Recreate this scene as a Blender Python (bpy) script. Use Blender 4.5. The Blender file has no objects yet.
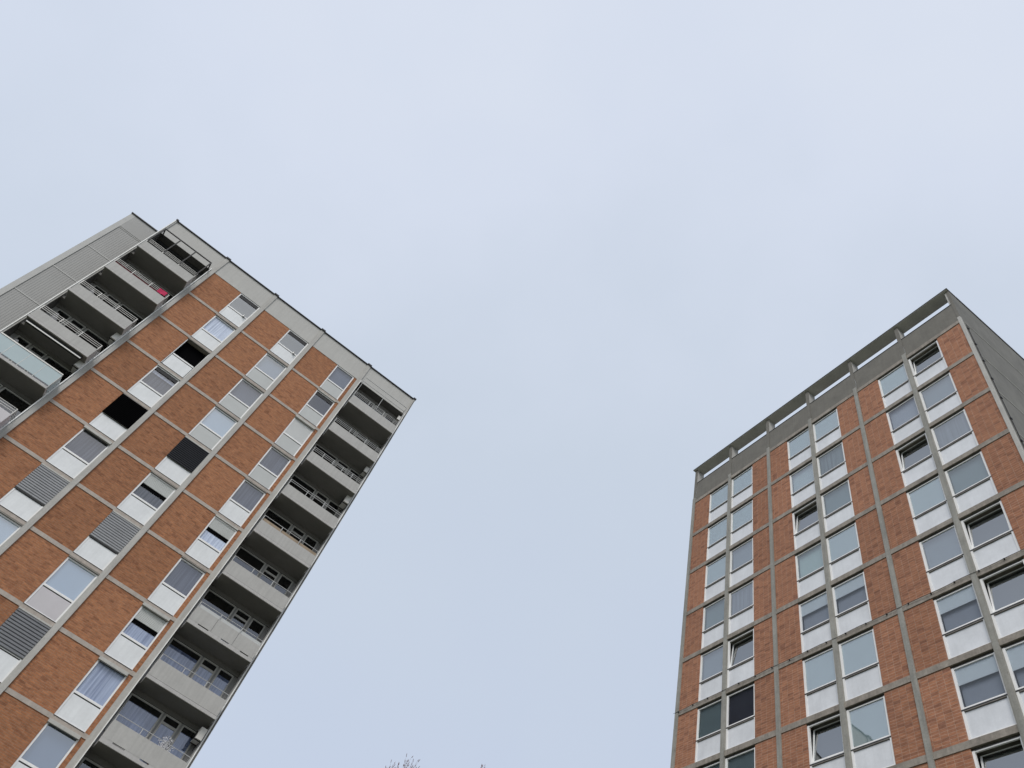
import bpy, math, random
from mathutils import Vector, Matrix
random.seed(7)
S = bpy.context.scene
COL = S.collection
R = math.radians

# ------------------------------------------------------------------ materials
def new_mat(name):
    m = bpy.data.materials.new(name); m.use_nodes = True
    nt = m.node_tree; nt.nodes.clear()
    out = nt.nodes.new('ShaderNodeOutputMaterial')
    return m, nt, out

def nd(nt, typ, **kw):
    n = nt.nodes.new(typ)
    for k, v in kw.items(): setattr(n, k, v)
    return n

def c4(c): return (c[0], c[1], c[2], 1)

def plain(name, col, rough=.7, metal=0, var=.12, scale=1.5, spec=.3, bump=0.0, fine=0.0, streak=0.0):
    """surface with two scales of mottling, optional rain streaks and bump"""
    m, nt, out = new_mat(name)
    b = nd(nt, 'ShaderNodeBsdfPrincipled')
    b.inputs['Roughness'].default_value = rough
    b.inputs['Metallic'].default_value = metal
    b.inputs['Specular IOR Level'].default_value = spec
    tc = nd(nt, 'ShaderNodeTexCoord')
    n1 = nd(nt, 'ShaderNodeTexNoise'); n1.inputs['Scale'].default_value = scale; n1.inputs['Detail'].default_value = 5
    n1.inputs['Roughness'].default_value = .65
    nt.links.new(tc.outputs['Object'], n1.inputs['Vector'])
    ramp = nd(nt, 'ShaderNodeValToRGB')
    ramp.color_ramp.elements[0].position = .3; ramp.color_ramp.elements[1].position = .72
    ramp.color_ramp.elements[0].color = c4([x * (1 - var) for x in col])
    ramp.color_ramp.elements[1].color = c4([min(1, x * (1 + var)) for x in col])
    nt.links.new(n1.outputs['Fac'], ramp.inputs['Fac'])
    last = ramp.outputs['Color']
    if streak > 0:
        mp = nd(nt, 'ShaderNodeMapping'); mp.inputs['Scale'].default_value = (5, 5, .35)
        nt.links.new(tc.outputs['Object'], mp.inputs['Vector'])
        n2 = nd(nt, 'ShaderNodeTexNoise'); n2.inputs['Scale'].default_value = 1.6; n2.inputs['Detail'].default_value = 4
        nt.links.new(mp.outputs['Vector'], n2.inputs['Vector'])
        mr = nd(nt, 'ShaderNodeMapRange')
        mr.inputs['From Min'].default_value = .4; mr.inputs['From Max'].default_value = .75
        mr.inputs['To Min'].default_value = 0; mr.inputs['To Max'].default_value = streak
        nt.links.new(n2.outputs['Fac'], mr.inputs['Value'])
        mx = nd(nt, 'ShaderNodeMix', data_type='RGBA', blend_type='MIX')
        mx.inputs['B'].default_value = c4([x * .45 for x in col])
        nt.links.new(mr.outputs['Result'], mx.inputs['Factor']); nt.links.new(last, mx.inputs['A'])
        last = mx.outputs['Result']
    if fine > 0:
        n3 = nd(nt, 'ShaderNodeTexNoise'); n3.inputs['Scale'].default_value = 14; n3.inputs['Detail'].default_value = 3
        nt.links.new(tc.outputs['Object'], n3.inputs['Vector'])
        mr = nd(nt, 'ShaderNodeMapRange')
        mr.inputs['To Min'].default_value = 1 - fine; mr.inputs['To Max'].default_value = 1 + fine
        mr.inputs['From Min'].default_value = .3; mr.inputs['From Max'].default_value = .7
        nt.links.new(n3.outputs['Fac'], mr.inputs['Value'])
        mx = nd(nt, 'ShaderNodeMix', data_type='RGBA', blend_type='MULTIPLY'); mx.inputs['Factor'].default_value = 1
        nt.links.new(last, mx.inputs['A']); nt.links.new(mr.outputs['Result'], mx.inputs['B'])
        last = mx.outputs['Result']
    nt.links.new(last, b.inputs['Base Color'])
    if bump > 0:
        bp = nd(nt, 'ShaderNodeBump'); bp.inputs['Strength'].default_value = bump; bp.inputs['Distance'].default_value = .02
        nt.links.new(n1.outputs['Fac'], bp.inputs['Height']); nt.links.new(bp.outputs['Normal'], b.inputs['Normal'])
    nt.links.new(b.outputs['BSDF'], out.inputs['Surface'])
    return m

def brick_mat(name, ca, cb, mortar, offset, bw, bh, tint):
    m, nt, out = new_mat(name)
    b = nd(nt, 'ShaderNodeBsdfPrincipled'); b.inputs['Roughness'].default_value = .9
    b.inputs['Specular IOR Level'].default_value = .15
    tc = nd(nt, 'ShaderNodeTexCoord')
    sx = nd(nt, 'ShaderNodeSeparateXYZ'); nt.links.new(tc.outputs['Object'], sx.inputs[0])
    ad = nd(nt, 'ShaderNodeMath', operation='ADD'); nt.links.new(sx.outputs['X'], ad.inputs[0]); nt.links.new(sx.outputs['Y'], ad.inputs[1])
    cx = nd(nt, 'ShaderNodeCombineXYZ'); nt.links.new(ad.outputs[0], cx.inputs['X']); nt.links.new(sx.outputs['Z'], cx.inputs['Y'])
    br = nd(nt, 'ShaderNodeTexBrick'); br.offset = offset; br.squash = 1
    br.inputs['Color1'].default_value = c4(ca); br.inputs['Color2'].default_value = c4(cb); br.inputs['Mortar'].default_value = c4(mortar)
    br.inputs['Scale'].default_value = 1; br.inputs['Mortar Size'].default_value = .009; br.inputs['Mortar Smooth'].default_value = .2
    br.inputs['Brick Width'].default_value = bw; br.inputs['Row Height'].default_value = bh; br.inputs['Bias'].default_value = -.1
    nt.links.new(cx.outputs[0], br.inputs['Vector'])
    # clusters of darker and of redder bricks, sized in whole bricks
    def cells(w, h, sc, lo, hi):
        mp = nd(nt, 'ShaderNodeMapping'); mp.inputs['Scale'].default_value = (1 / w, 1 / h, 1)
        nt.links.new(cx.outputs[0], mp.inputs['Vector'])
        fl = nd(nt, 'ShaderNodeVectorMath', operation='FLOOR'); nt.links.new(mp.outputs['Vector'], fl.inputs[0])
        wn = nd(nt, 'ShaderNodeTexWhiteNoise', noise_dimensions='2D'); nt.links.new(fl.outputs[0], wn.inputs['Vector'])
        mr = nd(nt, 'ShaderNodeMapRange'); mr.inputs['From Min'].default_value = lo; mr.inputs['From Max'].default_value = hi
        mr.inputs['To Min'].default_value = 0; mr.inputs['To Max'].default_value = sc
        nt.links.new(wn.outputs['Value'], mr.inputs['Value'])
        return mr.outputs['Result']
    last = br.outputs['Color']
    mx = nd(nt, 'ShaderNodeMix', data_type='RGBA'); mx.inputs['B'].default_value = c4([ca[0]*.5, ca[1]*.5, ca[2]*.6])
    nt.links.new(cells(bw, bh, .75, .78, 1.0), mx.inputs['Factor']); nt.links.new(last, mx.inputs['A']); last = mx.outputs['Result']
    n1 = nd(nt, 'ShaderNodeTexNoise'); n1.inputs['Scale'].default_value = 5.5; n1.inputs['Detail'].default_value = 5; n1.inputs['Roughness'].default_value = .7
    nt.links.new(tc.outputs['Object'], n1.inputs['Vector'])
    mr = nd(nt, 'ShaderNodeMapRange'); mr.inputs['From Min'].default_value = .42; mr.inputs['From Max'].default_value = .66
    mr.inputs['To Max'].default_value = .4
    nt.links.new(n1.outputs['Fac'], mr.inputs['Value'])
    mx = nd(nt, 'ShaderNodeMix', data_type='RGBA'); mx.inputs['B'].default_value = c4(tint)
    nt.links.new(mr.outputs['Result'], mx.inputs['Factor']); nt.links.new(last, mx.inputs['A']); last = mx.outputs['Result']
    # broad tone drift from panel to panel, and streaks along the courses
    mp = nd(nt, 'ShaderNodeMapping'); mp.inputs['Scale'].default_value = (3.6, 3.6, 14)
    nt.links.new(tc.outputs['Object'], mp.inputs['Vector'])
    n2 = nd(nt, 'ShaderNodeTexNoise'); n2.inputs['Scale'].default_value = 1; n2.inputs['Detail'].default_value = 6; n2.inputs['Roughness'].default_value = .7
    nt.links.new(mp.outputs['Vector'], n2.inputs['Vector'])
    mr = nd(nt, 'ShaderNodeMapRange'); mr.inputs['From Min'].default_value = .3; mr.inputs['From Max'].default_value = .7
    mr.inputs['To Min'].default_value = .68; mr.inputs['To Max'].default_value = 1.3
    nt.links.new(n2.outputs['Fac'], mr.inputs['Value'])
    oi = nd(nt, 'ShaderNodeObjectInfo')
    mr2 = nd(nt, 'ShaderNodeMapRange'); mr2.inputs['To Min'].default_value = .9; mr2.inputs['To Max'].default_value = 1.08
    nt.links.new(oi.outputs['Random'], mr2.inputs['Value'])
    mu = nd(nt, 'ShaderNodeMath', operation='MULTIPLY'); nt.links.new(mr.outputs['Result'], mu.inputs[0]); nt.links.new(mr2.outputs['Result'], mu.inputs[1])
    mx = nd(nt, 'ShaderNodeMix', data_type='RGBA', blend_type='MULTIPLY'); mx.inputs['Factor'].default_value = 1
    nt.links.new(last, mx.inputs['A']); nt.links.new(mu.outputs[0], mx.inputs['B']); last = mx.outputs['Result']
    nt.links.new(last, b.inputs['Base Color'])
    bp = nd(nt, 'ShaderNodeBump'); bp.inputs['Strength'].default_value = .35; bp.inputs['Distance'].default_value = .01
    nt.links.new(br.outputs['Fac'], bp.inputs['Height']); bp.invert = True
    nt.links.new(bp.outputs['Normal'], b.inputs['Normal'])
    nt.links.new(b.outputs['BSDF'], out.inputs['Surface'])
    return m

def glass(name, tint=(.82, .88, .96), ior=3.3, refl=(.92, .96, 1), rough=.015):
    m, nt, out = new_mat(name)
    t = nd(nt, 'ShaderNodeBsdfTransparent'); t.inputs['Color'].default_value = c4(tint)
    g = nd(nt, 'ShaderNodeBsdfGlossy'); g.inputs['Color'].default_value = c4(refl); g.inputs['Roughness'].default_value = rough
    f = nd(nt, 'ShaderNodeFresnel'); f.inputs['IOR'].default_value = ior
    # a slow waviness of the pane
    tc = nd(nt, 'ShaderNodeTexCoord')
    n = nd(nt, 'ShaderNodeTexNoise'); n.inputs['Scale'].default_value = 1.1; n.inputs['Detail'].default_value = 1
    nt.links.new(tc.outputs['Object'], n.inputs['Vector'])
    bp = nd(nt, 'ShaderNodeBump'); bp.inputs['Strength'].default_value = .03; bp.inputs['Distance'].default_value = .05
    nt.links.new(n.outputs['Fac'], bp.inputs['Height']); nt.links.new(bp.outputs['Normal'], g.inputs['Normal'])
    mx = nd(nt, 'ShaderNodeMixShader')
    # the pane is a thin slab: only its outer face reflects
    ge = nd(nt, 'ShaderNodeNewGeometry')
    om = nd(nt, 'ShaderNodeMath', operation='SUBTRACT'); om.inputs[0].default_value = 1; nt.links.new(ge.outputs['Backfacing'], om.inputs[1])
    mu = nd(nt, 'ShaderNodeMath', operation='MULTIPLY'); nt.links.new(f.outputs[0], mu.inputs[0]); nt.links.new(om.outputs[0], mu.inputs[1])
    nt.links.new(mu.outputs[0], mx.inputs[0]); nt.links.new(t.outputs[0], mx.inputs[1]); nt.links.new(g.outputs[0], mx.inputs[2])
    nt.links.new(mx.outputs[0], out.inputs['Surface'])
    return m

def curtain_mat(name, ca, cb):
    m, nt, out = new_mat(name)
    b = nd(nt, 'ShaderNodeBsdfPrincipled'); b.inputs['Roughness'].default_value = .9
    tc = nd(nt, 'ShaderNodeTexCoord'); mp = nd(nt, 'ShaderNodeMapping'); mp.inputs['Scale'].default_value = (9, 1, .25)
    nt.links.new(tc.outputs['Object'], mp.inputs['Vector'])
    n = nd(nt, 'ShaderNodeTexNoise'); n.inputs['Scale'].default_value = 1.2; n.inputs['Detail'].default_value = 3
    nt.links.new(mp.outputs['Vector'], n.inputs['Vector'])
    ramp = nd(nt, 'ShaderNodeValToRGB'); ramp.color_ramp.elements[0].position = .35; ramp.color_ramp.elements[1].position = .65
    ramp.color_ramp.elements[0].color = c4(ca); ramp.color_ramp.elements[1].color = c4(cb)
    nt.links.new(n.outputs['Fac'], ramp.inputs['Fac']); nt.links.new(ramp.outputs['Color'], b.inputs['Base Color'])
    nt.links.new(b.outputs['BSDF'], out.inputs['Surface'])
    return m

M = dict(
    brickL=brick_mat('orange_brick', (.37, .156, .074), (.27, .112, .058), (.28, .18, .12), .5, .27, .085, (.36, .195, .118)),
    brickR=brick_mat('stacked_brick', (.35, .160, .091), (.265, .121, .074), (.37, .245, .18), 0, .27, .105, (.33, .18, .128)),
    conc=plain('light_concrete', (.43, .42, .395), var=.1, streak=.25, fine=.06, bump=.1),
    concR=plain('weathered_concrete', (.285, .28, .255), var=.16, streak=.45, fine=.09, bump=.15),
    bandL=plain('warm_concrete', (.40, .355, .315), var=.14, scale=2.5, streak=.2, fine=.07),
    bandR=plain('stained_concrete', (.275, .248, .215), var=.28, scale=2.2, streak=.4, fine=.1),
    dark=plain('dark_concrete', (.155, .147, .128), var=.14, streak=.18, fine=.08, bump=.15),
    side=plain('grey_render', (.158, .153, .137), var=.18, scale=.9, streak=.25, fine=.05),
    parapet=plain('parapet_render', (.44, .435, .415), var=.05, scale=.7, streak=.12, fine=.03),
    balc=plain('balcony_panel_paint', (.42, .415, .40), var=.06, scale=1.2, streak=.2, fine=.03),
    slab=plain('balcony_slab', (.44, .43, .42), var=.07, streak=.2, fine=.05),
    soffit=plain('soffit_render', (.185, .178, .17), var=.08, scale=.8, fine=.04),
    shade=plain('shaded_render', (.10, .097, .092), var=.12, scale=.8),  # shade of the balcony recesses put into the colour
    loggia=plain('loggia_wall', (.34, .335, .33), var=.06, scale=.9, fine=.03),
    csoff=plain('lightened_concrete', (.60, .585, .55), var=.12, scale=1.2, fine=.06),  # canopy underside coloured paler to make up for the weak light there
    core=plain('room_dark', (.045, .046, .05), var=.2, scale=1),
    white=plain('white_frame', (.80, .80, .80), rough=.45, var=.05, scale=2, streak=.1),
    panel=plain('white_panel', (.72, .74, .755), rough=.4, var=.07, scale=.9, streak=.12, fine=.02),
    panelR=plain('lilac_white_panel', (.66, .68, .715), rough=.4, var=.10, scale=1.1, streak=.10, fine=.02),
    panelg=plain('grey_panel', (.47, .485, .48), rough=.5, var=.05, scale=.9),
    panelp=plain('pinkish_panel', (.52, .50, .52), rough=.5, var=.05, scale=.9),
    gap=plain('joint_dark', (.035, .035, .037), var=.1),
    box=plain('shutter_box_paint', (.46, .455, .43), rough=.5, var=.08, scale=2, streak=.25),
    boxd=plain('shutter_box_worn', (.24, .225, .205), rough=.6, var=.15, scale=2.5, streak=.4),
    louver=plain('grey_slats', (.29, .295, .31), rough=.5, var=.08),
    louverd=plain('dark_grey_slats', (.18, .185, .20), rough=.5, var=.08),
    char=plain('charcoal_slats', (.03, .031, .037), rough=.7, var=.1, spec=.1),
    black=plain('black_slats_and_dark_room', (.004, .004, .0045), rough=.9, var=.1, spec=0),  # also paints the darkness of open windows and unlit rooms
    shutw=plain('white_slats', (.70, .71, .71), rough=.5, var=.04),
    shutg=plain('pale_grey_slats', (.55, .565, .555), rough=.5, var=.04),
    glass=glass('window_glass'),
    glassR=glass('window_glass_clear', (.82, .87, .89), 3.3, (.95, .98, 1)),
    glassC=glass('curtained_window_glass', (.92, .94, .97), 1.7),
    glassD=glass('shaded_window_glass', (.8, .82, .86), 2.4, (.88, .90, .96)),
    glassB=glass('balcony_door_glass', (.75, .78, .84), 2.3, (.86, .89, .95)),
    glassE=glass('greenish_window_glass', (.82, .88, .89), 2.7, (.92, .97, .97)),
    frost=plain('frosted_blue_glass', (.39, .475, .50), rough=.12, var=.03, spec=.6),
    curt=curtain_mat('net_curtain', (.50, .53, .62), (.86, .88, .93)),
    curtb=curtain_mat('blue_curtain', (.25, .28, .385), (.52, .56, .66)),
    curtd=curtain_mat('dim_curtain', (.06, .061, .07), (.155, .157, .175)),
    blind=plain('roller_blind', (.47, .505, .50), var=.03, scale=1),
    blindg=plain('grey_roller_blind', (.20, .215, .235), var=.04, scale=1),
    metal=plain('galvanised_rail', (.40, .40, .39), rough=.4, metal=.4, var=.06),
    metalw=plain('white_metal_trim', (.80, .80, .78), rough=.35, var=.04),
    metald=plain('black_steel', (.02, .02, .022), rough=.5, var=.1),
    cap=plain('roof_flashing', (.05, .05, .055), rough=.5, metal=.3, var=.15),
    seam=plain('seam_trim', (.45, .45, .44), var=.06),
    ribs=plain('ribbed_cladding', (.315, .315, .31), rough=.6, var=.05, scale=.6),
    pink=plain('pink_cloth', (.48, .035, .10), rough=.9, var=.15, scale=5),
    maroon=plain('maroon_screen', (.12, .035, .04), rough=.9, var=.2, scale=4),
    wood=plain('brown_slats', (.30, .235, .17), rough=.7, var=.2, scale=3),
    ac=plain('ac_casing', (.62, .61, .58), rough=.5, var=.06, scale=3, streak=.15),
    bark=plain('bark', (.10, .085, .08), rough=.9, var=.3, scale=4, bump=.3),
    twig=plain('twig_bark', (.27, .235, .24), rough=.9, var=.25, scale=3),
    bud=plain('buds', (.16, .075, .075), rough=.8, var=.3, scale=6),
    leafp=plain('pale_dry_leaves', (.66, .66, .68), rough=.9, var=.15, scale=6),
    pot=plain('clay_pot', (.25, .12, .08), rough=.9, var=.1),
    ground=plain('lawn_and_paving', (.13, .14, .10), rough=1, var=.25, scale=.15, fine=.15),
)

# ------------------------------------------------------------------ mesh helpers
class MB:
    def __init__(s): s.v = []; s.f = []
    def quad(s, a, b, c, d):
        i = len(s.v); s.v += [a, b, c, d]; s.f.append((i, i+1, i+2, i+3))
    def box(s, x0, x1, y0, y1, z0, z1):
        if x0 > x1: x0, x1 = x1, x0
        if y0 > y1: y0, y1 = y1, y0
        if z0 > z1: z0, z1 = z1, z0
        i = len(s.v)
        s.v += [(x0,y0,z0),(x1,y0,z0),(x1,y1,z0),(x0,y1,z0),(x0,y0,z1),(x1,y0,z1),(x1,y1,z1),(x0,y1,z1)]
        s.f += [tuple(i+k for k in f) for f in ((0,3,2,1),(4,5,6,7),(0,1,5,4),(1,2,6,5),(2,3,7,6),(3,0,4,7))]
        return s
    def tube(s, p, q, r0, r1, n=6, capped=True):
        p = Vector(p); q = Vector(q); d = q - p
        if d.length < 1e-6: return s
        d.normalize()
        u = d.orthogonal().normalized(); w = d.cross(u)
        i = len(s.v)
        for c, r in ((p, r0), (q, r1)):
            for k in range(n):
                a = 2*math.pi*k/n
                s.v.append(tuple(c + u*(r*math.cos(a)) + w*(r*math.sin(a))))
        for k in range(n):
            k2 = (k+1) % n
            s.f.append((i+k, i+k2, i+n+k2, i+n+k))
        if capped:
            s.f.append(tuple(i+k for k in range(n-1, -1, -1))); s.f.append(tuple(i+n+k for k in range(n)))
        return s
    def build(s, name, mat, parent=None, label=None):
        me = bpy.data.meshes.new(name); me.from_pydata([tuple(v) for v in s.v], [], s.f); me.update()
        me.materials.append(mat)
        o = bpy.data.objects.new(name, me); COL.objects.link(o)
        if parent is not None: o.parent = parent
        if label: o['label'] = label
        return o

def thing(name, label, cat, loc=(0,0,0), rz=0, group=None):
    o = bpy.data.objects.new(name, None); COL.objects.link(o)
    o.location = loc; o.rotation_euler = (0, 0, rz); o.empty_display_size = .5
    o['label'] = label; o['category'] = cat
    if group: o['group'] = group
    return o

def bx(name, mat, parent, s0, s1, y0, y1, z0, z1, label=None):
    return MB().box(s0, s1, y0, y1, z0, z1).build(name, mat, parent, label)

CAMZ = 1.6
FL = 2.8                                   # storey height
# =================================================================== LEFT TOWER
HL = 36.8297 + CAMZ
TL = .29914
OL = (-23.3057, 28.2474)
BW = 3.68874
left = thing('apartment_tower', 'brick apartment tower with projecting balconies and shuttered windows, on the left', 'building', (OL[0], OL[1], 0), TL)
def zl(w): return HL - w
PX = [0, BW, 2*BW, 3*BW, 14.81, 18.47]     # pilaster centres along the front
NR = 13

bx('core_wall', M['core'], left, -.10, 18.57, .65, 12, 0, zl(-.9))
# outer side faces and pilasters
for i, x in enumerate(PX):
    hw = .15 if i in (0, 5) else .125
    xa, xb = (-.165, -.07) if i == 0 else (18.47, 18.62) if i == 5 else (x-hw, x+hw)
    mb = MB().box(xa, xb, -.08, .66, 0, zl(-1.60))
    p = mb.build('pilaster', M['conc'], left)
    bx('pilaster_cap', M['cap'], p, xa-.03, xb+.03, -.16, .1, zl(-1.60), zl(-1.70))
# thin white metal corner trims
for x, hi in ((-.165, -1.55), (BW-.15, .05), (14.95, .05), (18.50, .1)):
    bx('edge_trim', M['metalw'], left, x-(.018 if x > 9 else .035), x+(.018 if x > 9 else .012), -.125, -.06, 0, zl(hi))
bx('edge_trim', M['gap'], left, 18.56, 18.585, -.10, -.07, 0, zl(-1.4))
# parapet panels and flashing of every bay
for i in range(5):
    a, b = PX[i]+(.125 if i else -.07), PX[i+1]-(.125 if i < 4 else 0)
    p = bx('parapet_panel', M['parapet'], left, a, b, -.02, .64, zl(.09), zl(-1.60))
    bx('flashing', M['cap'], p, a, b, -.10, .3, zl(-1.60), zl(-1.655))
    if i in (0, 4): bx('soffit', M['shade'], p, a+.002, b-.002, .0, .63, zl(.105), zl(.092))  # dark sheet paints the shade under the parapet
bx('roof', M['cap'], left, -.1, 18.57, .67, 12, zl(-.9), zl(-.95))
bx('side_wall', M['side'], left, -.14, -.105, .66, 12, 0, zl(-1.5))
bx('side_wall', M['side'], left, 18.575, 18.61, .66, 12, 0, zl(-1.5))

def slats(mb, s0, s1, y, z0, z1, pitch=.06):
    n = max(1, int((z1-z0)/pitch)); h = (z1-z0)/n
    for k in range(n):
        a = z0 + k*h
        i = len(mb.v)
        yo = y - pitch*.32
        mb.v += [(s0,y,a),(s1,y,a),(s1,yo,a+.25*h),(s0,yo,a+.25*h),(s1,yo,a+.72*h),(s0,yo,a+.72*h),(s1,y,a+h),(s0,y,a+h)]
        mb.f += [(i,i+1,i+2,i+3),(i+3,i+2,i+4,i+5),(i+5,i+4,i+6,i+7)]
    mb.box(s0, s1, y+.001, y+.02, z0, z1)
    return mb

rng0 = random.Random(21)
def left_window(bay, r, kind, pan='panel', boxk='box', bright='glass'):
    x0 = PX[bay-1] + (2.08 if bay > 2 else 2.10)
    x1 = PX[bay]-.13 if bay < 4 else 14.49
    wa, wb = FL*(r-1), FL*r
    if r == 1: wa0 = wa + .10
    else: wa0 = wa + .16
    zt, zm, zb = zl(wa0), zl(wa+1.68), zl(wb-.11)
    fr = MB()
    fy0, fy1 = .02, .12
    if kind not in ('open',):
        fr.box(x0, x0+.075, fy0, fy1, zb, zt); fr.box(x1-.075, x1, fy0, fy1, zb, zt)
        fr.box(x0+.075, x1-.075, fy0, fy1, zt-.06, zt)
    else:
        fr.box(x0, x0+.04, fy0, fy1, zb, zt); fr.box(x1-.04, x1, fy0, fy1, zb, zt)
    fr.box(x0+.075, x1-.075, fy0, fy1, zm, zm+.09)
    fr.box(x0+.075, x1-.075, fy0, fy1, zb, zb+.05)
    w = fr.build('window', M['white'], left)
    bx('sill_joint', M['gap'], w, x0+.075, x1-.075, .05, .11, zm-.045, zm-.002)
    bx('spandrel_panel', M[pan], w, x0+.077, x1-.077, .035, .10, zb+.052, zm-.047)
    ga, gb, gz0, gz1 = x0+.078, x1-.078, zm+.092, zt-.062
    # lining of the opening in front of the dark room
    ln = MB()
    ln.box(x0-.01, x0+.0, .125, .64, zb, zt); ln.box(x1, x1+.01, .125, .64, zb, zt)
    ln.build('reveal', M['core'], w)
    if r > 1:
        b = MB()
        if boxk == 'box':
            b.box(x0, x1-.01, -.05, .09, zl(wa+.155), zl(wa+.09))
        elif boxk == 'big':
            b.box(x0-.02, x1-.02, -.11, .09, zl(wa+.22), zl(wa+.085))
        elif boxk == 'worn':
            b.box(x0, x1-.01, -.03, .09, zl(wa+.11), zl(wa+.085)); b.box(x0, x1-.01, -.05, .09, zl(wa+.155), zl(wa+.125))
        b.build('shutter_box', M['boxd' if boxk == 'worn' else 'box'], w)
        bx('drip_joint', M['gap'], w, x0, x1-.012, -.045, .02, zl(wa-.085), zl(wa-.105))
    if kind in ('clear', 'curtain', 'bluecurtain', 'dim', 'sky', 'boxdark', 'shade'):
        top = gz1 - (.26 if kind == 'boxdark' else 0)
        bx('pane', M[{'curtain':'glassC','bluecurtain':'glassC','dim':'glassD','shade':'glassD','sky':'glass'}.get(kind, rng0.choice(('glass','glassD')))], w, ga, gb, .07, .082, gz0, top)
        if kind == 'boxdark':
            bx('head_shade_band', M['gap'], w, ga, gb, .045, .12, top, gz1)  # dark box paints the shadow at the head of the window
        if kind == 'curtain': bx('curtain', M['curt'], w, ga, gb, .10, .11, gz0, gz1)
        if kind == 'bluecurtain': bx('curtain', M['curtb'], w, ga, gb, .10, .11, gz0, gz1)
        if kind == 'dim': bx('curtain', M['curtd'], w, ga, gb, .2, .21, gz0, gz1)
        if kind == 'sky': bx('roller_blind', M['blind'], w, ga, gb, .12, .125, gz0, gz1)
        if kind == 'clear': bx('roller_blind', M['blindg'], w, ga, gb, .2, .21, gz0, gz1)
        if kind == 'shade':
            bx('roller_blind', M['curt'], w, ga, gb, .13, .14, gz1-.42, gz1-.22)
            bx('head_shade_band', M['gap'], w, ga, gb, .03, .06, gz1-.22, gz1)
            bx('curtain', M['curtd'], w, ga, gb, .22, .23, gz0, gz1)
    elif kind == 'half':
        mid = gz0 + (gz1-gz0)*.56
        slats(MB(), ga, gb, .06, mid, gz1, .055).build('shutter', M['shutg'], w, 'half lowered pale grey shutter')
        bx('pane', M['glassC'], w, ga, gb, .08, .09, gz0, mid-.2)
        bx('dark_opening', M['black'], w, ga, gb, .085, .1, mid-.2, mid)  # black sheet paints the dark gap below the shutter
        bx('curtain', M['curt' if bay == 4 and r == 6 else 'curtd' if bay == 3 else 'curtb'], w, ga, gb, .10, .11, gz0, mid-.2)
    elif kind == 'closedwhite':
        slats(MB(), ga, gb, .05, gz0, gz1, .055).build('shutter', M['shutw'], w, 'closed white shutter')
    elif kind == 'louver':
        slats(MB(), x0+.01, x1-.01, .0, zm+.03, zt+.02, .11).build('shutter', M['louver'], w, 'closed grey slatted shutter')
        bx('guide_rail', M['gap'], w, x0+.01, x1-.01, -.01, .02, zm-.03, zm+.028)
    elif kind == 'louverd':
        slats(MB(), x0+.01, x1-.01, .0, zm+.03, zt+.02, .12).build('shutter', M['louverd'], w, 'closed dark grey slatted shutter')
    elif kind == 'charcoal':
        slats(MB(), x0+.0, x1-.0, -.03, zm-.02, zt+.02, .11).build('shutter', M['char'], w, 'closed charcoal shutter')
    elif kind == 'black':
        slats(MB(), x0-.02, x1-.0, -.03, zm-.02, zt+.03, .09).build('shutter', M['black'], w, 'closed black shutter')
    elif kind == 'open':
        bx('dark_opening', M['black'], w, ga-.03, gb+.03, .3, .32, gz0-.08, gz1+.05)  # black sheet paints the darkness of the open room
    return w, (x0, x1)

KL = {  # (bay, storey from the roof): kind, panel, shutter box
 (2,1):('boxdark','panel','none'), (2,2):('curtain','panel','worn'), (2,3):('open','panel','worn'), (2,4):('shade','panel','box'),
 (2,5):('black','panel','worn'), (2,6):('dim','panel','big'), (2,7):('louver','panel','box'), (2,8):('sky','panel','worn'),
 (2,9):('clear','panel','worn'), (2,10):('louver','panel','box'),
 (3,1):('boxdark','panel','none'), (3,2):('clear','panelg','worn'), (3,3):('clear','panelg','worn'), (3,4):('sky','panelg','worn'),
 (3,5):('charcoal','panel','box'), (3,6):('half','panel','worn'), (3,7):('louver','panel','box'), (3,8):('sky','panelp','worn'),
 (3,9):('louverd','panel','box'), (3,10):('clear','panel','worn'),
 (4,1):('clear','panelg','none'), (4,2):('boxdark','panelg','box'), (4,3):('closedwhite','panelg','big'), (4,4):('dim','panelg','worn'),
 (4,5):('dim','panel','worn'), (4,6):('half','panel','box'), (4,7):('dim','panel','worn'), (4,8):('half','panel','big'),
 (4,9):('bluecurtain','panel','big'), (4,10):('clear','panel','big'), (4,11):('curtain','panel','box'),
}
KL[(4,3)] = ('closedwhite', 'panelg', 'big')
for bay in (2, 3, 4):
    a, b = PX[bay-1]+.125, PX[bay]-.125
    for r in range(1, NR+1):
        wa, wb = FL*(r-1), FL*r
        kind, pan, boxk = KL.get((bay, r), ('clear', 'panel', 'box'))
        w, (x0, x1) = left_window(bay, r, kind, pan, boxk)
        t = zl(.09 if r == 1 else wa+.08); bt = zl(wb-.10)
        bx('brick_panel', M['brickL'], left, a, x0-.003, 0, .3, bt, t)
        if bay == 4: bx('brick_strip', M['brickL'], left, x1+.003, b, 0, .3, bt, t)
        if r < NR: bx('floor_band', M['bandL'], left, a, b, -.03, .655, zl(wb+.08), zl(wb-.10))
        if r == 1 and bay < 4:
            mb = MB().box(x1-.36, x1-.24, -.05, .02, zl(1.72), zl(1.60)).box(x1-.33, x1-.27, -.15, -.05, zl(1.70), zl(1.63))
            mb.tube((x1-.3, -.12, zl(1.69)), (x1-.3, -.12, zl(1.8)), .05, .03, 8)
            mb.build('lamp', M['metal'], w)

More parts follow.
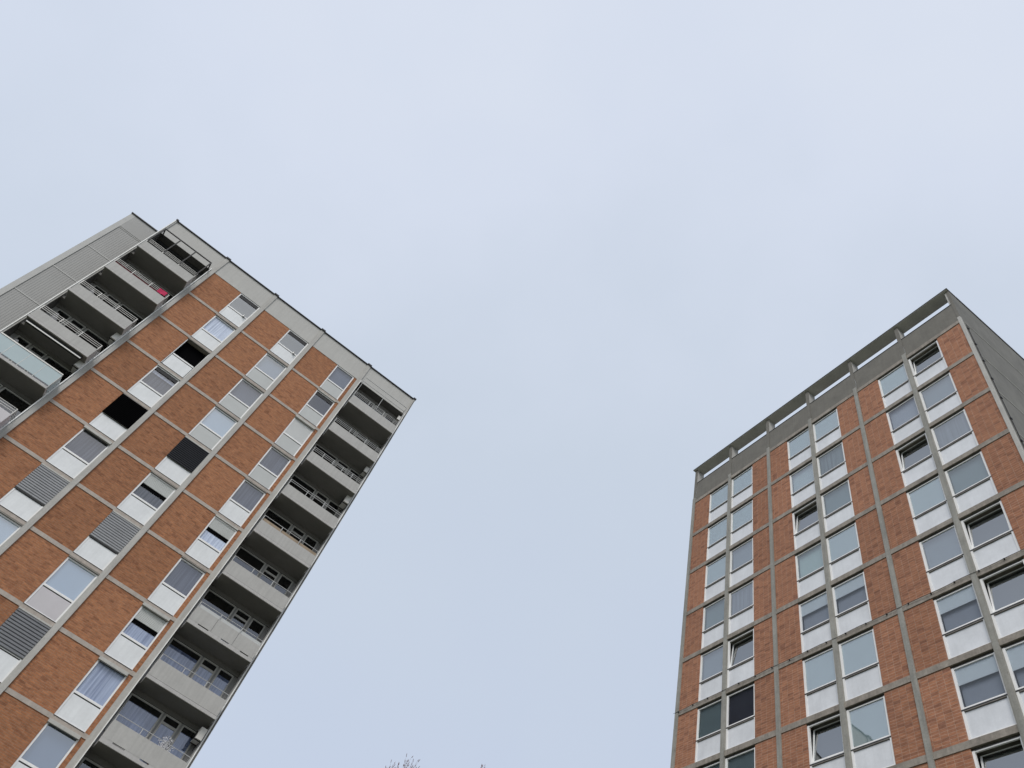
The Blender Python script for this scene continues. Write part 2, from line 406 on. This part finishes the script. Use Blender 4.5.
# ---- balconies
YB = -.75; YW = .65
def rail_set(mb, a, b, zf, top=1.0, n=3, y=YB+.04, posts=4, r=.011, ph=.6):
    for k in range(n):
        z = zf + top - k*.115
        mb.box(a, b, y-r, y+r, z-r, z+r)
        mb.box(a-.0, a+2*r, y, 0, z-r, z+r); mb.box(b-2*r, b, y, 0, z-r, z+r)
    for k in range(posts):
        x = a + (b-a)*k/(posts-1)
        mb.box(x-.018, x+.018, y-.016, y+.016, zf+ph-.05, zf+top+.01)
    return mb

def loggia_window(x0, x1, z0, z1, mat, transom=None, curtain=None):
    fr = MB(); y0, y1 = YW-.07, YW-.004
    t = .065
    fr.box(x0, x0+t, y0, y1, z0, z1); fr.box(x1-t, x1, y0, y1, z0, z1)
    fr.box(x0+t, x1-t, y0, y1, z0, z0+t); fr.box(x0+t, x1-t, y0, y1, z1-t, z1)
    if transom: fr.box(x0+t, x1-t, y0, y1, transom-.05, transom+.05)
    w = fr.build('balcony_window', M['box'], left)
    bx('pane', M['glassB'], w, x0+t+.002, x1-t-.002, YW-.045, YW-.035, z0+t+.002, z1-t-.002)
    bx('room_dark', M['black'], w, x0+t, x1-t, YW-.012, YW-.006, z0+t, z1-t)
    if curtain: bx('curtain', M[curtain], w, x0+t+.003, x1-t-.003, YW-.026, YW-.018, z0+t, z1-t-(.22 if curtain == 'curtb' else 0))
    return w

def balcony(k, x0, x1, wall0, wall1, mirror, style):
    """balcony whose floor slab is the k-th slab under the roof storey"""
    zf = zl(FL*k+.0)
    sl = MB().box(x0, x1, YB-.015, YW-.002, zf-.14, zf)
    b = sl.build('balcony', M['slab'], left)
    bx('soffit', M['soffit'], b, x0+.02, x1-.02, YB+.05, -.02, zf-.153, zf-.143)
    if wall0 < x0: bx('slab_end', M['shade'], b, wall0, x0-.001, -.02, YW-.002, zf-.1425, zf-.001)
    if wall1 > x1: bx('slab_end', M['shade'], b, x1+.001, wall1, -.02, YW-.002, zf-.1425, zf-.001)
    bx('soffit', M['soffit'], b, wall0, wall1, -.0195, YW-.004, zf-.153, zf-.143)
    pm = style.get('panel', 'balc')
    ph = style.get('ph', .60)
    p = MB()
    gap = .03
    if style.get('slots'):
        p.box(x0+.01, x1-.01, YB, YB+.06, zf+.06, zf+ph)
        fx = [0, .14, .30, .50, .62, .8, .93, 1]
        for i in range(len(fx)-1):
            if (i + k) % 2: p.box(x0+.01+(x1-x0-.02)*fx[i], x0+.01+(x1-x0-.02)*fx[i+1], YB+.004, YB+.05, zf+.004, zf+.06)
    else:
        p.box(x0+.01, x1-.01, YB, YB+.06, zf+.018, zf+ph)
    if not style.get('glass'):
        # returns of the front at both ends
        p.box(x0+.01, x0+.07, YB+.06, -.09, zf+.02, zf+ph); p.box(x1-.07, x1-.01, YB+.06, -.09, zf+.02, zf+ph)
        p.build('balcony_front', M[pm], b)
        bx('drip_joint', M['gap'], b, x0+.03, x1-.03, YB+.015, YB+.05, zf+.0, zf+.018)
        if style.get('joints'):
            for f in (.33, .66):
                bx('panel_joint', M['gap'], b, x0+(x1-x0)*f-.006, x0+(x1-x0)*f+.006, YB-.004, YB+.01, zf+.06, zf+ph)
    else:
        for q in range(4):
            a = x0+.02+(x1-x0-.04)*q/4; c = x0+.02+(x1-x0-.04)*(q+1)/4
            bx('glass_panel', M['frost'], b, a+.012, c-.012, YB, YB+.015, zf+.10, zf+.98)
        q = MB().box(x0+.02, x1-.02, YB-.02, YB+.04, zf+.98, zf+1.05)
        for j in range(5):
            xx = x0+.02+(x1-x0-.04)*j/4
            q.box(xx-.01, xx+.01, YB-.006, YB+.03, zf, zf+.98)
        q.build('railing', M['metal'], b)
        bx('glass_panel', M['frost'], b, x1-.03, x1-.018, YB+.05, -.1, zf+.1, zf+.98)
    if style.get('rails', 3) and not style.get('glass'):
        rail_set(MB(), x0+.03, x1-.03, zf, n=style.get('rails', 3), posts=style.get('posts', 4), ph=ph).build('railing', M[style.get('railmat', 'metal')], b)
    if style.get('screen'):
        bx('rail_screen', M[style['screen']], b, x0+.05, x1-.05, YB+.065, YB+.075, zf+ph-.06, zf+style.get('screen_h', .95))
    # wall of the recess
    zt = zl(FL*(k-1)+.15) if k > 1 else zl(.09)
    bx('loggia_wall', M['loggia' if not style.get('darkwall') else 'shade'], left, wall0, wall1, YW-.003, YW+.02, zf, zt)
    bx('lintel', M['soffit' if not style.get('darkwall') else 'gap'], left, wall0, wall1, YW-.10, YW-.004, zt-.2, zt)  # top recess: shade painted into wall and lintel colours
    hd = zt - .22
    segs = [(.0, 1.55, None), (1.64, 2.4, .5), (2.5, 3.22, None)]
    base = 15.05 if not mirror else None
    for (u0, u1, tr) in (segs if not style.get('darkwall') else []):
        if mirror: a, c = 3.42-u1, 3.42-u0
        else: a, c = base+u0, base+u1
        cur = style.get('curtain')
        loggia_window(a, c, zf+(.75 if u0 != 1.64 else .08), hd, M['glassB'], hd-.36 if tr else None, cur)
    return b

LB = {1: dict(darkwall=True), 2: dict(screen='maroon', screen_h=.8), 3: dict(), 4: dict(), 5: dict(glass=True), 6: dict(panel='panelp'), 7: dict(), 8: dict(), 9: dict()}
RB = {1: dict(), 2: dict(), 3: dict(posts=6), 4: dict(rails=2), 5: dict(ph=.66, screen='wood', screen_h=.86, rails=1), 6: dict(ph=.7, rails=1), 7: dict(ph=.72, rails=1, slots=True, joints=True, screen='panelg', screen_h=.9),
      8: dict(ph=.74, rails=1, curtain='curtb'), 9: dict(ph=.76, rails=1, slots=True, curtain='curtb'), 10: dict(ph=.76, rails=1, slots=True), 11: dict(rails=2)}
for k in range(1, 10): balcony(k, .14, 3.49, -.05, BW-.15, True, LB.get(k, {}))
for k in range(1, 12): balcony(k, 15.06, 18.39, 14.96, 18.45, False, RB.get(k, {}))
# inner side walls of the recess columns
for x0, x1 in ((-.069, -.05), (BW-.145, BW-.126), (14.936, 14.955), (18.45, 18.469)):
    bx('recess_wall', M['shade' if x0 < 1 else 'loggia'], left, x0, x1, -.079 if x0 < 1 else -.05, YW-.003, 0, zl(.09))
# steel frames over the two top balconies
def top_frame(x0, x1, mat, zt, nposts, name='pergola_frame', th=.035):
    zf = zl(FL)
    m_ = MB()
    y = YB+.03
    m_.box(x0, x1, y-th/2, y+th/2, zt-th, zt)
    m_.box(x0, x0+th, y+th/2, -.02, zt-th, zt); m_.box(x1-th, x1, y+th/2, -.02, zt-th, zt)
    for j in range(nposts):
        x = x0+th/2+(x1-x0-th)*j/(nposts-1)
        m_.box(x-th/2, x+th/2, y-th/2, y+th/2, zf+.78, zt-th)
    return m_.build(name, mat, left)
top_frame(.16, 3.46, M['metald'], zl(.30), 4, th=.06)
top_frame(15.08, 18.36, M['metal'], zl(.22), 3, th=.03)
bx('pergola_frame', M['metal'], left, 15.08, 18.36, YB+.4, YB+.425, zl(.245), zl(.22))
# awning box and front bar under the soffit of the storey above the glass balcony
aw = bx('awning', M['gap'], left, .25, 3.3, -.62, -.46, zl(11.52), zl(11.37), 'retracted dark awning under the balcony')
bx('front_bar', M['metalw'], aw, .28, 3.28, -.65, -.62, zl(11.56), zl(11.50))

# ---- set-back wing with ribbed cladding
YWG = 1.65
mb = MB()
x = -2.45; z0, z1 = 0, zl(.07)
pitch = .13
while x < .6:
    prof = [(x, YWG), (x+.03, YWG), (x+.04, YWG-.009), (x+.12, YWG-.009), (x+.13, YWG)]
    for (a, ya), (b, yb) in zip(prof[:-1], prof[1:]):
        mb.quad((a, ya, z0), (b, yb, z0), (b, yb, z1), (a, ya, z1))
    x += pitch
wg = mb.build('wing_cladding', M['ribs'], left)
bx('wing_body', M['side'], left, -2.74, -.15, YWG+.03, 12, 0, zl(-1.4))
bx('corner_trim', M['seam'], wg, -2.76, -2.455, YWG-.05, YWG+.1, 0, zl(-1.5))
bx('wing_parapet', M['ribs'], left, -2.454, -.16, YWG-.045, YWG+.2, zl(.05), zl(-1.5))
bx('flashing', M['cap'], wg, -2.79, -.16, YWG-.12, YWG+.3, zl(-1.5), zl(-1.57))
for k in range(0, 13):
    bx('seam', M['seam'], wg, -2.45, -.16, YWG-.026, YWG-.004, zl(FL*k+.135), zl(FL*k+.07))

# =================================================================== RIGHT TOWER
HR = 34.685 + CAMZ
TR = -1.27881
ORT = (12.7714, 28.7566)
BR = 2.86126
right = thing('office_tower', 'brick and concrete tower with open concrete roof canopy and white window panels, on the right', 'building', (ORT[0], ORT[1], 0), TR)
def zr(w): return HR - w
QX = [BR*i for i in range(7)]
RW = 17.295
bx('core_wall', M['core'], right, -.13, RW-.03, .5, 14, 0, zr(.2))
bx('roof', M['dark'], right, -.13, RW-.03, .31, 14, zr(.2), zr(.12))
for i, x in enumerate(QX):
    xa, xb = (x-.10, x+.10) if i < 6 else (17.165, RW+.002)
    bx('pilaster', M['conc' if i == 6 else 'concR'], right, xa, xb, -.06 if i < 6 else -.04, .49 if i < 6 else .10, 0, zr(-.33))
    t = bx('crown_post', M['dark'], right, xa+.003, xb-.004, -.02, .0, zr(-.33), zr(-2.95))
    bx('fin', M['conc'], t, x-.09, x+.09, .002, .51, zr(-1.66), zr(-2.95))
for i in range(6):
    a, b = QX[i]+.10, (QX[i+1]-.10 if i < 5 else 17.165)
    bx('parapet_wall', M['dark'], right, a, b, .0, .30, zr(-.11), zr(-1.68))
    bx('parapet_coping', M['cap'], right, a, b, -.02, .31, zr(-1.68), zr(-1.71))
cn = bx('roof_canopy', M['dark'], right, -.17, RW+.02, -.13, .52, zr(-2.96), zr(-3.00))
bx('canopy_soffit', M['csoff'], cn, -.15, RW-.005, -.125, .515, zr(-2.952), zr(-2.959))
bx('flashing', M['cap'], cn, -.19, RW+.03, -.145, .53, zr(-3.00), zr(-3.04))
# side wall with floor joints
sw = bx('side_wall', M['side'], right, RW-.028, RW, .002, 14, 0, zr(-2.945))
bx('side_wall', M['side'], right, -.15, -.132, .5, 14, 0, zr(-.2))
for k in range(0, 13):
    bx('floor_joint', M['concR'], sw, RW+.001, RW+.012, .2, 13.95, zr(FL*k+.05), zr(FL*k-.04))
bx('coping', M['cap'], sw, RW-.05, RW+.03, .572, 14, zr(-2.945), zr(-3.07))
cb = MB().tube((RW+.03, .22, 2), (RW+.03, .22, zr(.2)), .018, .018, 6)
for k in range(0, 26): cb.box(RW, RW+.06, .18, .28, zr(1.4*k+.6), zr(1.4*k+.52))
cb.build('cable', M['metald'], right)

# kinds of the right tower's windows: clear, tilt (top tipped in), blind (upper part covered), dark
KR = {}
for b_ in range(6):
    for r in range(1, 14): KR[(b_, r)] = 'clear'
for key in ((5,1), (2,3), (4,3), (5,5), (1,5), (2,7), (4,8), (5,6)): KR[key] = 'tilt'
for key in ((3,5), (2,5), (4,6), (4,7), (5,7), (3,8)): KR[key] = 'blind'
for key in ((1,6),): KR[key] = 'dark'
for key in ((0,6), (1,7), (0,7)): KR[key] = 'dim'
for key in ((0,1), (0,2), (0,3), (3,1), (4,4), (3,6), (3,7), (2,6), (1,1), (4,1), (1,2), (2,1), (3,4)): KR[key] = 'pale'

def right_window(bay, r):
    if bay % 2 == 0: x0, x1 = QX[bay]+1.25, QX[bay+1]-.103
    else: x0, x1 = QX[bay]+.103, QX[bay]+1.67
    wa, wb = FL*(r-1), FL*r
    kind = KR[(bay, r)]
    zt, zm, zb = zr(wa+.19), zr(wa+1.66), zr(wb-.125)
    y0, y1 = .05, .11
    fr = MB()
    fr.box(x0, x0+.08, y0-.012, y1, zb, zt); fr.box(x1-.08, x1, y0-.012, y1, zb, zt)
    fr.box(x0+.08, x1-.08, y0, y1, zt-.05, zt); fr.box(x0+.08, x1-.08, y0, y1, zm, zm+.06)
    fr.box(x0+.08, x1-.08, y0-.01, y1, zb, zb+.07)
    w = fr.build('window', M['white'], right)
    bx('sill_joint', M['gap'], w, x0+.0, x1-.0, .03, .12, zm-.05, zm-.003)
    bx('sill', M['boxd'], w, x0+.08, x1-.08, .03, .12, zm-.075, zm-.055)
    bx('spandrel_panel', M['panelR'], w, x0+.082, x1-.082, .075, .13, zb+.072, zm-.09)
    ln = MB()
    ln.box(x0-.012, x0-.002, .115, .49, zb, zt); ln.box(x1+.002, x1+.012, .115, .49, zb, zt)
    ln.build('reveal', M['core'], w)
    bx('head_joint', M['gap'], w, x0, x1, .03, .1, zr(wa+.175), zt-.002)
    ga, gb, gz0, gz1 = x0+.082, x1-.082, zm+.062, zt-.052
    if kind == 'tilt':
        # sash hinged at its foot, tipped into the room
        m_ = MB()
        h = gz1-gz0; W = gb-ga; t = .05
        m_.box(0, t, 0, .05, 0, h); m_.box(W-t, W, 0, .05, 0, h); m_.box(t, W-t, 0, .05, 0, t); m_.box(t, W-t, 0, .03, h-.014, h)
        s_ = m_.build('sash', M['white'], w, 'sash tipped open at the top')
        s_.location = (ga, .09, gz0); s_.rotation_euler = (-R(7), 0, 0)
        p = bx('pane', M['glassR'], w, t+.001, W-t-.001, .02, .03, t+.001, h-.015)
        p.location = (ga, .09, gz0); p.rotation_euler = (-R(7), 0, 0)
    else:
        bx('pane', M[{'pale':'glassR','blind':'glassC','dim':'glassE'}.get(kind, rng0.choice(('glassR','glassR','glassE','glassE','glassD')))], w, ga, gb, .08, .09, gz0, gz1)
        if kind == 'blind':
            f = random.choice((.42, .5, .55))
            bx('roller_blind', M['blind'], w, ga, gb, .10, .106, gz0+(gz1-gz0)*(1-f), gz1)
            bx('curtain', M['blindg'], w, ga, gb, .2, .21, gz0, gz1)
        elif kind in ('dim', 'dark'):
            bx('roller_blind', M['blindg'], w, ga, gb, .14, .146, gz0, gz1)
        elif kind == 'pale':
            bx('roller_blind', M['blind'], w, ga, gb, .10, .106, gz0, gz1)
        elif kind == 'clear':
            bx('roller_blind', M[random.choice(('blindg', 'blindg', 'blindg', 'blind', 'curtd'))], w, ga, gb, .2, .206, gz0, gz1)
        if kind == 'dark':
            p = w.children
            for c in w.children:
                if c.name.startswith('pane'): c.data.materials[0] = M['glassDark']
    return x0, x1

M['glassDark'] = glass('dark_window_glass', (.6, .6, .64), 1.9, (.8, .85, .9))
for bay in range(6):
    a, b = QX[bay]+.10, (QX[bay+1]-.10 if bay < 5 else 17.165)
    for r in range(1, 13):
        wa, wb = FL*(r-1), FL*r
        x0, x1 = right_window(bay, r)
        t, bt = zr(wa+.12), zr(wb-.11)
        if bay % 2 == 0: bx('brick_panel', M['brickR'], right, a, x0-.003, 0, .3, bt, t)
        else: bx('brick_panel', M['brickR'], right, x1+.003, b, 0, .3, bt, t)
for bay in range(6):
    a, b = QX[bay]+.10, (QX[bay+1]-.10 if bay < 5 else 17.165)
    for k in range(0, 13):
        y = -.03
        o = bx('floor_band', M['bandR'], right, a, b, y, .495, zr(FL*k+.12), zr(FL*k-.11))
# lightning cable along the fifth floor band with its clips
wv = 14.0
cb = MB()
pts = [(-.18 + i*.3, -.075 + .006*math.sin(i*1.3), zr(wv-.06 + .012*math.sin(i*.9))) for i in range(59)]
for p, q in zip(pts[:-1], pts[1:]): cb.tube(p, q, .008, .008, 5, False)
for i in range(1, 58, 3): cb.box(pts[i][0]-.022, pts[i][0]+.022, -.08, -.03, pts[i][2]-.02, pts[i][2]+.02)
cb.build('cable', M['metald'], right)

# =================================================================== things on the balconies
def lw(s, y, w):          # left tower local -> world
    d = Vector((math.cos(TL), math.sin(TL), 0)); n = Vector((-math.sin(TL), math.cos(TL), 0))
    return Vector((OL[0], OL[1], 0)) + d*s + n*y + Vector((0, 0, zl(w)))

def ac_unit(s, y, w, rz, label, sc=1):
    t = thing('air_conditioner', label, 'air conditioner', lw(s, y, w), TL + rz, 'air conditioners in the balcony recesses')
    t.scale = (sc, sc, sc)
    # local: width along x, front towards -y
    m_ = MB(); W, D, H = .78, .30, .55; c = .03
    ring = [(-W/2+c, -D), (W/2-c, -D), (W/2, -D+c), (W/2, 0), (-W/2, 0), (-W/2, -D+c)]
    i = len(m_.v)
    m_.v += [(x_, y_, 0) for x_, y_ in ring] + [(x_, y_, H) for x_, y_ in ring]
    n = len(ring)
    for q in range(n): m_.f.append((q, (q+1) % n, n+(q+1) % n, n+q))
    m_.f.append(tuple(range(n-1, -1, -1))); m_.f.append(tuple(range(n, 2*n)))
    m_.build('casing', M['ac'], t)
    g = MB(); cx, cz, r = -.1, H/2, .22
    for rr in (.22, .15, .08):
        for q in range(16):
            a0, a1 = 2*math.pi*q/16, 2*math.pi*(q+1)/16
            g.tube((cx+rr*math.cos(a0), -D-.015, cz+rr*math.sin(a0)), (cx+rr*math.cos(a1), -D-.015, cz+rr*math.sin(a1)), .012, .012, 4, False)
    for q in range(8):
        a0 = 2*math.pi*q/8
        g.tube((cx, -D-.015, cz), (cx+r*math.cos(a0), -D-.015, cz+r*math.sin(a0)), .01, .01, 4, False)
    g.build('fan_grille', M['metald'], t)
    f = MB(); i0 = 0
    f.v += [(cx, -D-.004, cz)] + [(cx+r*math.cos(2*math.pi*q/20), -D-.004, cz+r*math.sin(2*math.pi*q/20)) for q in range(20)]
    f.f += [(0, 1+q, 1+(q+1) % 20) for q in range(20)]
    f.build('fan', M['gap'], t)
    br = MB()
    for x_ in (-.28, .28):
        br.box(x_-.02, x_+.02, -.34, 0, -.04, -.002); br.box(x_-.02, x_+.02, -.03, 0, -.28, -.04)
    br.build('bracket', M['metald'], t)
    return t
# mounted high on the right hand side wall of each recess, front facing left
ac_unit(3.50, .15, 9.02, -R(90), 'pale air conditioner at the ceiling end of the recess directly above the glass-fronted balcony')
ac_unit(3.50, .15, 11.75, -R(90), 'pale air conditioner in the recess behind the pale blue glass balcony')
ac_unit(18.42, .1, 23.30, -R(90), 'boxy air conditioner above the balcony with the white lacy plant', .9)
ac_unit(18.42, .05, 9.05, -R(90), 'large air conditioner in the fourth recess from the top of the right hand balcony column')
ac_unit(18.42, .1, 6.25, -R(90), 'small air conditioner in the third recess from the top of the right hand balcony column', .75)
ac_unit(18.42, .1, .95, -R(90), 'air conditioner in the topmost right hand balcony recess, under a thin grey steel frame', .62)

# pink towel over the rail of the second balcony on the left
tz = zl(2*FL) + 1.01
tw = MB()
xs = [2.86 + .06*i for i in range(9)]
def tp(x, v):
    f = .02*math.sin(x*9) + .012*math.sin(x*23)
    y = YB+.02 - .03 + f*v if v >= 0 else YB+.10 - f*v*.5
    return (x, y, tz - abs(v)*.36 - .01*math.sin(x*5))
vs = [-1, -.6, -.2, -.02, .02, .25, .5, .75, 1]
for i in range(len(xs)-1):
    for j in range(len(vs)-1):
        tw.quad(tp(xs[i], vs[j]), tp(xs[i+1], vs[j]), tp(xs[i+1], vs[j+1]), tp(xs[i], vs[j+1]))
to = tw.build('towel', M['pink'])
to.location = (OL[0], OL[1], 0); to.rotation_euler = (0, 0, TL)
sol = to.modifiers.new('thick', 'SOLIDIFY'); sol.thickness = .012
to['label'] = 'bright pink towel hung over a balcony rail near the top of the left tower'; to['category'] = 'towel'

# pale lacy plant behind the lowest visible right hand balcony front
pp = lw(17.25, -.28, 9*FL)
pl = thing('potted_plant', 'pale lacy bushy plant standing behind the lowest fully visible balcony front', 'plant', pp, TL)
rng = random.Random(3)
po = MB().tube((0,0,0), (0,0,.32), .13, .18, 14); po.build('pot', M['pot'], pl)
st = MB(); lf = MB()
for i in range(46):
    a = rng.uniform(0, 6.28); h = rng.uniform(.75, 1.45); sp = rng.uniform(.05, .42)
    p0 = Vector((0, 0, .3)); p1 = Vector((math.cos(a)*sp*.5, math.sin(a)*sp*.28, .3+(h-.3)*.6)); p2 = Vector((math.cos(a)*sp, math.sin(a)*sp*.5, h))
    st.tube(p0, p1, .012, .009, 4, False); st.tube(p1, p2, .009, .005, 4, False)
    for j in range(9):
        q = p1.lerp(p2, rng.random()) + Vector((rng.uniform(-.09, .09), rng.uniform(-.07, .07), rng.uniform(-.08, .08)))
        u = Vector((rng.uniform(-1, 1), rng.uniform(-1, 1), rng.uniform(-1, 1))).normalized(); v_ = u.orthogonal().normalized()
        l = rng.uniform(.03, .06)
        lf.quad(q-u*l, q+v_*l*.4, q+u*l, q-v_*l*.4)
st.build('stem', M['leafp'], pl); lf.build('leaves', M['leafp'], pl)

# =================================================================== bare trees beyond
def bare_tree(tip, base_r, label, seed):
    rng = random.Random(seed)
    H = tip[2]
    t = thing('bare_tree', label, 'tree', (tip[0], tip[1], 0))
    tr = MB(); cr = MB(); bd = MB()
    tips = []
    def grow(p, d, length, r, depth, mb):
        n = 4 if depth < 2 else 3
        q = p.copy(); rr = r
        for i in range(n):
            d2 = (d + Vector((rng.uniform(-.13, .13), rng.uniform(-.13, .13), rng.uniform(0, .10)))).normalized()
            q2 = q + d2*(length/n); r2 = r*(1-.55*(i+1)/n)
            mb.tube(q, q2, rr, r2, 7 if depth == 0 else 5 if depth < 3 else 3, False)
            if depth < 4 and (i > 0 or depth > 0) or depth == 4 and i > 0 and q.z > 9:
                for s_ in range(2 if depth < 3 else 3):
                    a = rng.uniform(0, 6.28); u = d2.orthogonal().normalized(); w_ = d2.cross(u)
                    side = u*math.cos(a) + w_*math.sin(a)
                    ang = rng.uniform(.4, .75)
                    nd_ = (d2*math.cos(ang) + side*math.sin(ang) + Vector((0, 0, .22))).normalized()
                    grow(q2, nd_, length*rng.uniform(.42, .6), max(r2*.6, .006), depth+1, cr)
            q, rr, d = q2, r2, d2
        tips.append(q.copy())
        if depth >= 4:
            for s_ in range(2):
                b = q - d*rng.uniform(0, .25)*length
                bd.tube(b, b + d*.07, .022, .006, 4, False)
    grow(Vector((0, 0, 0)), Vector((0, 0, 1)), 9.5, base_r, 0, tr)
    top = max(tips, key=lambda v: v.z)
    k = H / top.z
    off = Vector((top.x, top.y, 0))
    for mb in (tr, cr, bd):
        # thickness stays close: only the height is scaled, mildly the width; shear so that the top stands over the base point
        mb.v = [((x_ - off.x*(z_/top.z)**2)*.72, (y_ - off.y*(z_/top.z)**2)*.72, z_*k) for x_, y_, z_ in [tuple(v) for v in mb.v]]
    trunk = tr.build('trunk', M['bark'], t)
    crown = cr.build('crown', M['twig'], t)
    bd.build('bud', M['bud'], crown)
    return t
def along(az, elev, dist):
    return (dist*math.sin(R(az)), dist*math.cos(R(az)), CAMZ + dist*math.tan(R(elev)))
bare_tree(along(6.9, 25.5, 34), .22, 'bare twiggy tree top between the towers, the wider and more left of two', 11)
bare_tree(along(9.75, 27.2, 37), .2, 'bare twiggy tree tip between the towers, the smaller and more right of two', 5)

# =================================================================== ground
g = MB(); g.quad((-3000, -3000, 0), (3000, -3000, 0), (3000, 3000, 0), (-3000, 3000, 0))
go = g.build('ground', M['ground']); go['kind'] = 'structure'

# =================================================================== camera
f_, el, ro = 757.795, .923163, .421159
ca, sa = math.cos(el), math.sin(el)
fw = Vector((0, ca, sa)); r_ = Vector((1, 0, 0)); u_ = Vector((0, -sa, ca))
r2 = r_*math.cos(ro) + u_*math.sin(ro); u2 = -r_*math.sin(ro) + u_*math.cos(ro)
cam = bpy.data.cameras.new('camera'); co = bpy.data.objects.new('camera', cam); COL.objects.link(co)
cam.sensor_width = 36; cam.lens = f_*36/1024; cam.clip_start = .05; cam.clip_end = 8000
mtx = Matrix((r2, u2, -fw)).transposed().to_4x4(); mtx.translation = Vector((0, 0, CAMZ))
co.matrix_world = mtx
S.camera = co

# =================================================================== light: overcast sky, faint broad sun from behind the camera
SUN_AZ, SUN_EL = R(208), R(40)            # azimuth from +Y clockwise
sd = Vector((math.sin(SUN_AZ)*math.cos(SUN_EL), math.cos(SUN_AZ)*math.cos(SUN_EL), math.sin(SUN_EL)))
W = bpy.data.worlds.new('World'); S.world = W; W.use_nodes = True
nt = W.node_tree; nt.nodes.clear()
out = nd(nt, 'ShaderNodeOutputWorld'); bg = nd(nt, 'ShaderNodeBackground'); bg.inputs['Strength'].default_value = .1
sky = nd(nt, 'ShaderNodeTexSky'); sky.sky_type = 'NISHITA'; sky.sun_disc = False
sky.sun_elevation = SUN_EL; sky.sun_rotation = SUN_AZ; sky.air_density = 1; sky.dust_density = 2; sky.ozone_density = 1
tc = nd(nt, 'ShaderNodeTexCoord')
dot = nd(nt, 'ShaderNodeVectorMath', operation='DOT_PRODUCT')
dv = Vector((-.30, -.62, .72)).normalized(); dot.inputs[1].default_value = dv
nt.links.new(tc.outputs['Generated'], dot.inputs[0])
ramp = nd(nt, 'ShaderNodeValToRGB')
e = ramp.color_ramp.elements
e[0].position = .35; e[0].color = (.48, .54, .652, 1)
e[1].position = 1.0; e[1].color = (.95, .94, .92, 1)
d_ = e.new(.90); d_.color = (.625, .668, .75, 1)
a = e.new(.55); a.color = (.505, .565, .655, 1)
b = e.new(.74); b.color = (.58, .63, .73, 1)
mr = nd(nt, 'ShaderNodeMapRange'); mr.inputs['From Min'].default_value = -1; mr.inputs['From Max'].default_value = 1
nt.links.new(dot.outputs['Value'], mr.inputs['Value'])
nz = nd(nt, 'ShaderNodeTexNoise'); nz.inputs['Scale'].default_value = 2.6; nz.inputs['Detail'].default_value = 5; nz.inputs['Roughness'].default_value = .5
nt.links.new(tc.outputs['Generated'], nz.inputs['Vector'])
nm = nd(nt, 'ShaderNodeMapRange'); nm.inputs['From Min'].default_value = .3; nm.inputs['From Max'].default_value = .7
nm.inputs['To Min'].default_value = -.075; nm.inputs['To Max'].default_value = .075
nt.links.new(nz.outputs['Fac'], nm.inputs['Value'])
ad = nd(nt, 'ShaderNodeMath', operation='ADD'); nt.links.new(mr.outputs['Result'], ad.inputs[0]); nt.links.new(nm.outputs['Result'], ad.inputs[1])
nt.links.new(ad.outputs[0], ramp.inputs['Fac'])
sc = nd(nt, 'ShaderNodeVectorMath', operation='SCALE'); sc.inputs['Scale'].default_value = 10.0
nt.links.new(ramp.outputs['Color'], sc.inputs[0])
mx = nd(nt, 'ShaderNodeMix', data_type='RGBA'); mx.inputs['Factor'].default_value = .9
nt.links.new(sky.outputs['Color'], mx.inputs['A']); nt.links.new(sc.outputs['Vector'], mx.inputs['B'])
nt.links.new(mx.outputs['Result'], bg.inputs['Color']); nt.links.new(bg.outputs[0], out.inputs['Surface'])

sl = bpy.data.lights.new('sun', 'SUN'); sl.energy = 1.4; sl.angle = R(25); sl.color = (1, .97, .93)
so = bpy.data.objects.new('sun', sl); COL.objects.link(so)
so.rotation_euler = (-sd).to_track_quat('-Z', 'Y').to_euler()

S.view_settings.view_transform = 'Standard'; S.view_settings.look = 'None'
S.view_settings.exposure = .32; S.view_settings.gamma = 1; S.view_settings.use_curve_mapping = False
S.cycles.max_bounces = 8; S.cycles.transparent_max_bounces = 16
